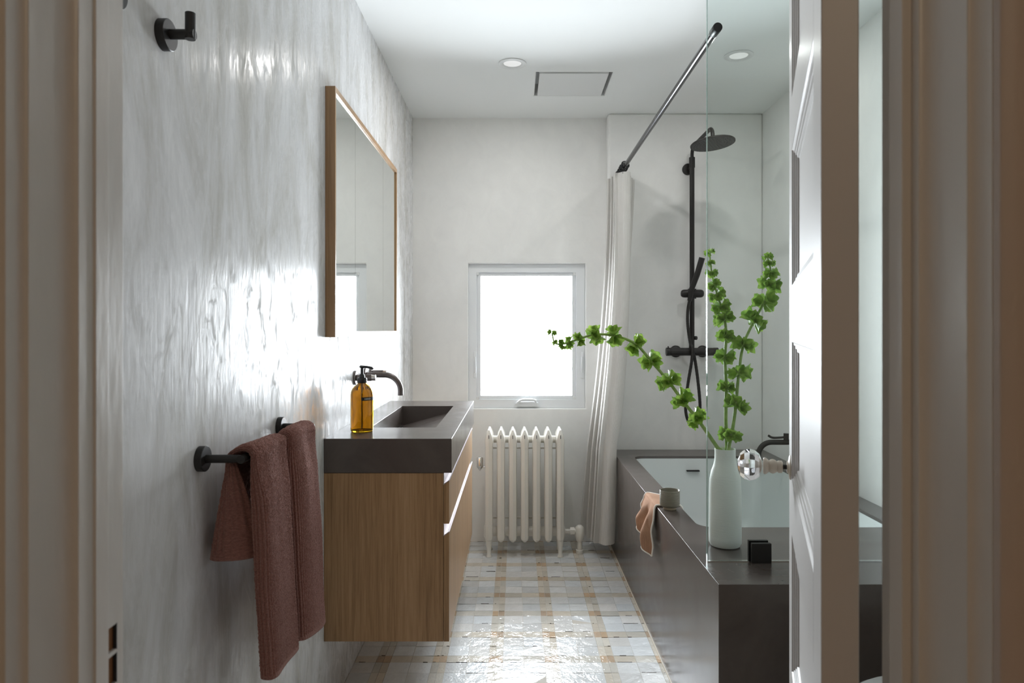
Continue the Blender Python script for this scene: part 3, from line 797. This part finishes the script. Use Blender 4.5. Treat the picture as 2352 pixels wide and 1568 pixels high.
def calyx(bm_, c, d, size, rnd):
    "one shell-shaped calyx opening along d, with five pointed ruffled lobes"
    d = d.normalized(); a = d.orthogonal().normalized(); bq = d.cross(a)
    rot = rnd.uniform(0, 6.28); rows = []; seg = 20
    sq = rnd.uniform(.75, 1.0); depth = rnd.uniform(.8, 1.0)
    lobes = [rnd.uniform(.6, 1.25) for _ in range(5)]
    for r, h in [(.10, 0.0), (.26, .12), (.46, .30), (.60, .52), (.72, .72), (.86, .88)]:
        ring_ = []
        for k in range(seg):
            an = rot + 2 * PI * k / seg
            w_ = (1 - abs(((k / seg * 5) % 1) - .5) * 2) * lobes[int(k / seg * 5) % 5]
            ruf = (r ** 2) * (.62 * w_ - .18 + .07 * rnd.uniform(-1, 1))
            rr = size * .70 * (r + ruf * .65); hh = size * depth * (h + ruf * .35)
            ring_.append(c + d * hh + (a * math.cos(an) * sq + bq * math.sin(an)) * rr)
        rows.append(ring_)
    bm_.loops(rows)

def flower(name, path, nodes, label, seed):
    rnd = random.Random(seed)
    t = thing(name, label, 'flower stem', vb + Vector((0, 0, .24)), 0)
    sp_ = smooth_path(path, 6)
    rr = [.0062 - .0038 * (i / (len(sp_) - 1)) ** 1.1 for i in range(len(sp_))]
    B().tube(sp_, rr, 8).out('stem', 'stem', parent=t, smooth=60)
    for P_, r in nodes:
        best = min(range(len(sp_)), key=lambda i: (sp_[i] - P_).length)
        tan = (sp_[min(best + 1, len(sp_) - 1)] - sp_[max(best - 1, 0)]).normalized(); c0 = sp_[best]
        u = tan.orthogonal().normalized(); w = tan.cross(u)
        b = B(); n_ = 6
        ph = rnd.uniform(0, 6.28)
        for k in range(n_):
            an = ph + rnd.uniform(-.2, .2) + 2 * PI * k / n_
            d = (u * math.cos(an) + w * math.sin(an)) + tan * rnd.uniform(-.35, .45)
            calyx(b, c0 + tan * r * rnd.uniform(-.2, .2) + d.normalized() * .003, d, r * rnd.uniform(.92, 1.22), rnd)
        b.out('calyx_whorl', 'calyx', parent=t, smooth=75)

def Vp(px, py, Y=2.13): return at(px, py, Y)
neck = vb + Vector((0, 0, .27))
fa = [vb + Vector((.012, -.005, .15)), Vp(1660, 1046), Vp(1648, 1028), Vp(1622, 990), Vp(1600, 960), Vp(1568, 920, 2.15), Vp(1535, 875, 2.17), Vp(1498, 832, 2.18), Vp(1460, 790, 2.19), Vp(1412, 771, 2.2), Vp(1367, 768, 2.2),
      Vp(1330, 778, 2.2), Vp(1302, 788, 2.2), Vp(1280, 790, 2.2), Vp(1272, 782, 2.2), Vp(1268, 764, 2.2)]
na = [(1600, 961, 21, 2.13), (1568, 922, 23, 2.15), (1535, 875, 25, 2.17), (1498, 832, 24, 2.18), (1460, 790, 24, 2.19), (1412, 771, 22, 2.2), (1367, 769, 20, 2.2), (1332, 778, 15, 2.2), (1308, 787, 13, 2.2), (1289, 790, 11, 2.2), (1273, 788, 6, 2.2), (1268, 765, 9, 2.2)]
flower('flower_stem', fa, [(Vp(a_, b_, y_), r_ / 747 * .98) for a_, b_, r_, y_ in na], 'arching green bellflower stem leaning left across the window and curtain', 1)
fb = [vb + Vector((-.005, .01, .12)), Vp(1669, 1040, 2.14), Vp(1667, 960, 2.14), Vp(1668, 890, 2.14), Vp(1665, 820, 2.14), Vp(1668, 772, 2.14), Vp(1663, 725, 2.15), Vp(1650, 685, 2.15), Vp(1637, 640, 2.15), Vp(1632, 605, 2.15), Vp(1630, 580, 2.15)]
nb = [(1666, 1000, 17), (1668, 890, 20), (1665, 819, 20), (1667, 772, 20), (1663, 732, 21), (1656, 705, 20), (1648, 680, 18), (1640, 652, 16), (1636, 628, 12), (1633, 606, 8), (1631, 580, 10)]
flower('flower_stem', fb, [(Vp(a_, b_, 2.14), r_ / 747 * .95) for a_, b_, r_ in nb], 'upright green bellflower stem, left of the two standing tall in the vase', 2)
fc = [vb + Vector((.008, 0, .12)), Vp(1673, 1040, 2.12), Vp(1682, 990, 2.12), Vp(1690, 930, 2.12), Vp(1697, 856, 2.12), Vp(1708, 790, 2.12), Vp(1733, 735, 2.12), Vp(1755, 694, 2.12), Vp(1768, 655, 2.12), Vp(1770, 622, 2.12), Vp(1763, 590, 2.12)]
nc = [(1680, 998, 20), (1690, 934, 24), (1697, 856, 24), (1708, 790, 23), (1732, 736, 25), (1756, 693, 25), (1768, 658, 23), (1770, 628, 17), (1766, 607, 11), (1763, 588, 9)]
flower('flower_stem', fc, [(Vp(a_, b_, 2.12), r_ / 747 * .98) for a_, b_, r_ in nc], 'upright green bellflower stem leaning right, tallest on the right side of the vase', 3)

cupc = Vector((.5715, 2.565, DZ + .0002))
cp = thing('cup', 'small ribbed grey-brown stoneware cup standing on the bath rim in front of a peach cloth', 'cup', cupc)
B().lathe([(.0265, .009), (.034, .012), (.0368, .020), (.0368, .066), (.0362, .0705), (.0350, .0705), (.0335, .064), (.0335, .024), (.028, .017), (.005, .016)], cupc, (0, 0, 1), 40).out('bowl', 'cup', parent=cp, smooth=50)
B().lathe([(.0225, 0), (.0235, .001), (.0245, .0095), (.020, .0095)], cupc, (0, 0, 1), 40).out('foot', 'cup_foot', parent=cp, smooth=50)

def washcloth():
    # runs across the rim behind the cup: hangs down the outside, lies on the deck, dips into the bath
    prof = [(.520, .390, 0), (.5205, .43, .25), (.521, .47, .5), (.522, .505, .72), (.5225, .530, .88), (.528, .5405, .95), (.540, .5415, 1),
            (.575, .5410, 1), (.605, .5410, 1), (.618, .5395, 1), (.6275, .530, 1), (.631, .512, 1), (.634, .495, 1)]
    pts = smooth_path([Vector(p) for p in prof], 6)
    rows, uvs, S = [], [], 0
    nv = 44; last = len(pts) - 1
    for i, p in enumerate(pts):
        if i: S += (p - pts[i - 1]).length
        row, uvr = [], []
        t = i / last; hang = 1 - min(1, p.z); out_ = p.x < .54
        drop = max(0, (.535 - p.y) / .145) if out_ else 0
        for j in range(nv + 1):
            v = j / nv
            if out_: ya, yb = 2.598 - .012 * drop, 2.795 + .020 * min(drop * 2, 1) - .030 * drop
            else:
                q = min(1, (p.x - .54) / .09); ya, yb = 2.598 + .010 * q, 2.795 - .085 * q
            y = ya + (yb - ya) * v
            fold = .5 - .5 * math.cos(v * PI * 4.0 + .6)
            x = p.x - (fold * .034 + .004 * math.sin(v * 13)) * min(1, drop * 1.6)
            z = p.y + (.0 if drop > 0 else .0035 * fold * (1 if .53 < p.x < .622 else .3))
            z += drop * (.060 * v - .036 * (1 - v)) + .004 * math.sin(v * 9) * drop
            wob = Vector((v * 7, t * 9, 2)); q_ = min(1, drop * 2)
            x -= .007 * (1 + noise.noise(wob)) * q_; y += .006 * noise.noise(wob * 1.7) * q_
            row.append(Vector((x, y, z))); uvr.append((v * .20, S))
        rows.append(row); uvs.append(uvr)
    b = B(); b.sheet(rows, uvs)
    o = b.out('washcloth', 'washcloth', at=(.56, 2.70, DZ), smooth=180)
    md = o.modifiers.new('thick', 'SOLIDIFY'); md.thickness = .003; md.offset = 0
    tag(o, 'peach waffle washcloth draped over the bath rim just behind the cup', 'cloth')
    for line in ([r_[0] for r_ in rows], [r_[nv] for r_ in rows], rows[0], rows[-1]):
        B().tube(line, .0028, 8, flat=1.3).out('hem', 'washcloth_hem', parent=o, smooth=60, label='cream hem')
washcloth()

# ------------------------------------------------------------------ towel bar and towel
BX, BZ, B0, B1 = -.504, .962, 1.277, 1.704
tb = thing('towel_bar', 'matte black towel bar with round wall plates, holding the rust towel', 'towel bar', (XL, 1.49, BZ))
for y in (B0, B1):
    B().lathe([(.0235, 0), (.0235, .012), (.0225, .013)], (XL, y, BZ), (1, 0, 0), 40).out('wall_plate', 'black', parent=tb, smooth=40)
    B().tube([(XL + .012, y, BZ), (BX + .0, y, BZ)], .0078, 18).out('post', 'black', parent=tb, smooth=50)
B().tube([(BX, B0 - .0078, BZ), (BX, B1 + .0078, BZ)], .0078, 18).out('rail', 'black', parent=tb, smooth=50)

def towel():
    F = [(1.300, .004), (1.288, .007), (1.282, .016), (1.283, .028), (1.296, .034), (1.330, .032), (1.38, .028), (1.43, .026), (1.46, .022), (1.472, .008), (1.482, -.008), (1.495, -.008),
         (1.504, .010), (1.515, .022), (1.55, .030), (1.61, .031), (1.655, .026), (1.682, .014), (1.690, .002)]
    K = [(1.316, -.474), (1.288, -.508), (1.280, -.540), (1.284, -.562), (1.300, -.572), (1.335, -.575), (1.37, -.571), (1.40, -.576), (1.43, -.571), (1.455, -.576), (1.475, -.570), (1.495, -.575),
         (1.52, -.571), (1.55, -.575), (1.58, -.572), (1.61, -.575), (1.64, -.573), (1.665, -.572), (1.68, -.566)]
    Fp = smooth_path([Vector((y, f, 0)) for y, f in F], 24)
    Kp = smooth_path([Vector((y, x, 0)) for y, x in K], 24)
    nu = len(Fp); arc = [0]
    for i in range(1, nu): arc.append(arc[-1] + (Fp[i] - Fp[i - 1]).length)
    rows, uvs = [], []
    def add(fn, s):
        rows.append([fn(i) for i in range(nu)]); uvs.append([(arc[i], s) for i in range(nu)])
    LB, LF = .190, .410
    RR = [max(.0095, .0095 + .42 * Fp[i][1]) for i in range(nu)]
    nb_ = 40; s = 0
    for j in range(nb_ + 1):             # back flap, from its hem up to the bar
        t = 1 - j / nb_
        e = t ** .8
        def fn(i):
            x = (BX - (.027 if Fp[i][0] < 1.47 else max(RR[i], .019))) * (1 - e) + Kp[i][1] * e
            y = Fp[i][0] * (1 - t) + Kp[i][0] * t
            return Vector((x, y, BZ - LB * t))
        add(fn, s); s += LB / nb_
    for j in range(1, 16):               # over the bar
        th = PI - PI * j / 16
        def fn(i):
            k_ = max(0, -math.cos(th))
            rb = RR[i] * (1 - k_) + (.027 if Fp[i][0] < 1.47 else max(RR[i], .019)) * k_
            return Vector((BX + rb * math.cos(th), Fp[i][0], BZ + RR[i] * math.sin(th)))
        add(fn, s); s += .004
    nf = 170
    for j in range(nf + 1):              # front flap
        t = j / nf
        def fn(i):
            f = Fp[i][1]
            xf = BX + f + .024 * t
            e = min(1, t * 5); e = e * e * (3 - 2 * e)
            x = (BX + RR[i]) * (1 - e) + xf * e
            x += .003 * noise.noise(Vector((arc[i] * 14, t * 3, 4)))
            near = max(0, 1 - (Fp[i][0] - 1.33) / .04)
            y = Fp[i][0]
            z = BZ - (LF + .052 * max(0, (Fp[i][0] - 1.29) / .4)) * t
            return Vector((x, y, z))
        add(fn, s); s += LF / nf
    # ribs and pile
    R2 = []
    for j, row in enumerate(rows):
        out = []
        for i, p in enumerate(row):
            pa = row[min(i + 1, nu - 1)] - row[max(i - 1, 0)]
            pb = rows[min(j + 1, len(rows) - 1)][i] - rows[max(j - 1, 0)][i]
            nrm = pa.cross(pb)
            nrm = nrm.normalized() if nrm.length > 1e-9 else Vector((1, 0, 0))
            hem = j < 4 or j > len(rows) - 5
            ribs = 0 if hem else .0012 * math.sin(2 * PI * arc[i] / .0068)
            fz = 0 if hem else .0016 * noise.noise(Vector((arc[i] * 420, j * .9, 0)))
            out.append(p - nrm * (ribs + fz + (.0012 if hem else 0)))
        R2.append(out)
    b = B(); b.sheet(R2, uvs)
    o = b.out('bath_towel', 'terry', at=(BX, 1.49, BZ), smooth=180)
    md = o.modifiers.new('thick', 'SOLIDIFY'); md.thickness = .004; md.offset = 1
    tag(o, 'rust-coloured ribbed terry towel hanging in two folds over the black bar', 'towel')
towel()

# robe hooks
def hook(y, z, label):
    t = thing('robe_hook', label, 'hook', (XL, y, z), 0, 'black hooks high on the left wall')
    B().lathe([(.0255, 0), (.0255, .013), (.0245, .014)], (XL, y, z), (1, 0, 0), 40).out('wall_plate', 'black', parent=t, smooth=40)
    b = B(); b.tube([(XL + .012, y, z + .001), (XL + .054, y, z + .001)], .0083, 20)
    b.out('arm', 'black', parent=t, smooth=50)
    b = B(); b.tube([(XL + .0465, y, z - .0072), (XL + .0465, y, z + .036)], .0083, 20); b.out('peg', 'black', parent=t, smooth=50)
hook(1.142, 1.686, 'black round-plated robe hook with an upturned peg, fully in view high on the left wall')
hook(.992, 1.686, 'black robe hook cut off by the top edge beside the door frame')

# ------------------------------------------------------------------ toilet behind the door
tt = thing('toilet', 'white toilet glimpsed in the gap behind the open door', 'toilet', (1.0, 1.42, 0))
def oval(cx, cy, a, b_, z, n=40, p=2.3):
    out = []
    for k in range(n):
        an = 2 * PI * k / n; c, s = math.cos(an), math.sin(an)
        out.append((cx + a * math.copysign(abs(c) ** (2 / p), c), cy + b_ * math.copysign(abs(s) ** (2 / p), s), z))
    return out
b = B(); b.loops([oval(1.0, 1.42, .13, .09, 0), oval(1.0, 1.42, .14, .10, .12), oval(.97, 1.42, .20, .15, .28), oval(.945, 1.42, .235, .185, .37), oval(.945, 1.42, .24, .187, .385)], True, True, True)
b.out('bowl', 'porcelain', parent=tt, smooth=50)
b = B(); b.loops([oval(.948, 1.42, .238, .187, .386), oval(.946, 1.42, .243, .190, .392), oval(.946, 1.42, .243, .190, .400), oval(.948, 1.42, .235, .182, .406)], True, True, True)
b.out('lid', 'porcelain', parent=tt, smooth=60)
B().box(1.19, XR, 1.23, 1.61, .36, .76).out('cistern', 'porcelain', parent=tt, bevel=.015)
B().box(1.18, XR, 1.22, 1.62, .762, .79).out('cistern_lid', 'porcelain', parent=tt, bevel=.008)

# ------------------------------------------------------------------ light
sc = bpy.context.scene
w = bpy.data.worlds.new('daylight'); sc.world = w; w.use_nodes = True
bg = w.node_tree.nodes['Background']; bg.inputs['Color'].default_value = (.89, .945, 1.0, 1); bg.inputs['Strength'].default_value = 44.0

def area(name, loc, rot, sx, sy, power, col, portal=False):
    l = bpy.data.lights.new(name, 'AREA'); l.shape = 'RECTANGLE'; l.size = sx; l.size_y = sy; l.energy = power; l.color = col
    o = bpy.data.objects.new(name, l); C.objects.link(o); o.location = loc; o.rotation_euler = rot
    if portal: l.cycles.is_portal = True
    return o
area('window_portal', (.0625, YB + .11, 1.165), (math.radians(-90), 0, 0), .56, .72, 1, (1, 1, 1), True)
for x, y in ((-.014, 3.12), (.977, 3.03)):
    l = bpy.data.lights.new('downlight_bulb', 'AREA'); l.shape = 'DISK'; l.size = .075; l.energy = 3.6 if x < .5 else 1.8; l.color = (1, .985, .96)
    o = bpy.data.objects.new('downlight_bulb', l); C.objects.link(o); o.location = (x, y, H - .008)
area('hall_ceiling_lamp', (0, -1.0, H - .02), (0, 0, 0), .5, .5, 6.0, (1, .81, .58))

# ------------------------------------------------------------------ camera
cam = bpy.data.cameras.new('camera'); co = bpy.data.objects.new('camera', cam); C.objects.link(co)
co.location = (0, 0, CH); co.rotation_euler = (PI / 2, 0, 0)
cam.sensor_width = 36; cam.lens = FPX / 2352 * 36
cam.shift_x = -(VX - 1176) / 2352; cam.shift_y = -(784 - VY) / 2352
cam.clip_start = .01
cam.dof.use_dof = True; cam.dof.focus_distance = 2.4; cam.dof.aperture_fstop = 9
sc.camera = co
for o in list(bpy.data.objects):
    if '_o' in o: del o['_o']
cy = sc.cycles
cy.max_bounces = 14; cy.diffuse_bounces = 12; cy.glossy_bounces = 6; cy.transmission_bounces = 12; cy.transparent_max_bounces = 16
cy.sample_clamp_indirect = 6
sc.view_settings.view_transform = 'Standard'; sc.view_settings.look = 'None'
sc.view_settings.gamma = 1; sc.view_settings.use_curve_mapping = False
sc.view_settings.exposure = 0.5
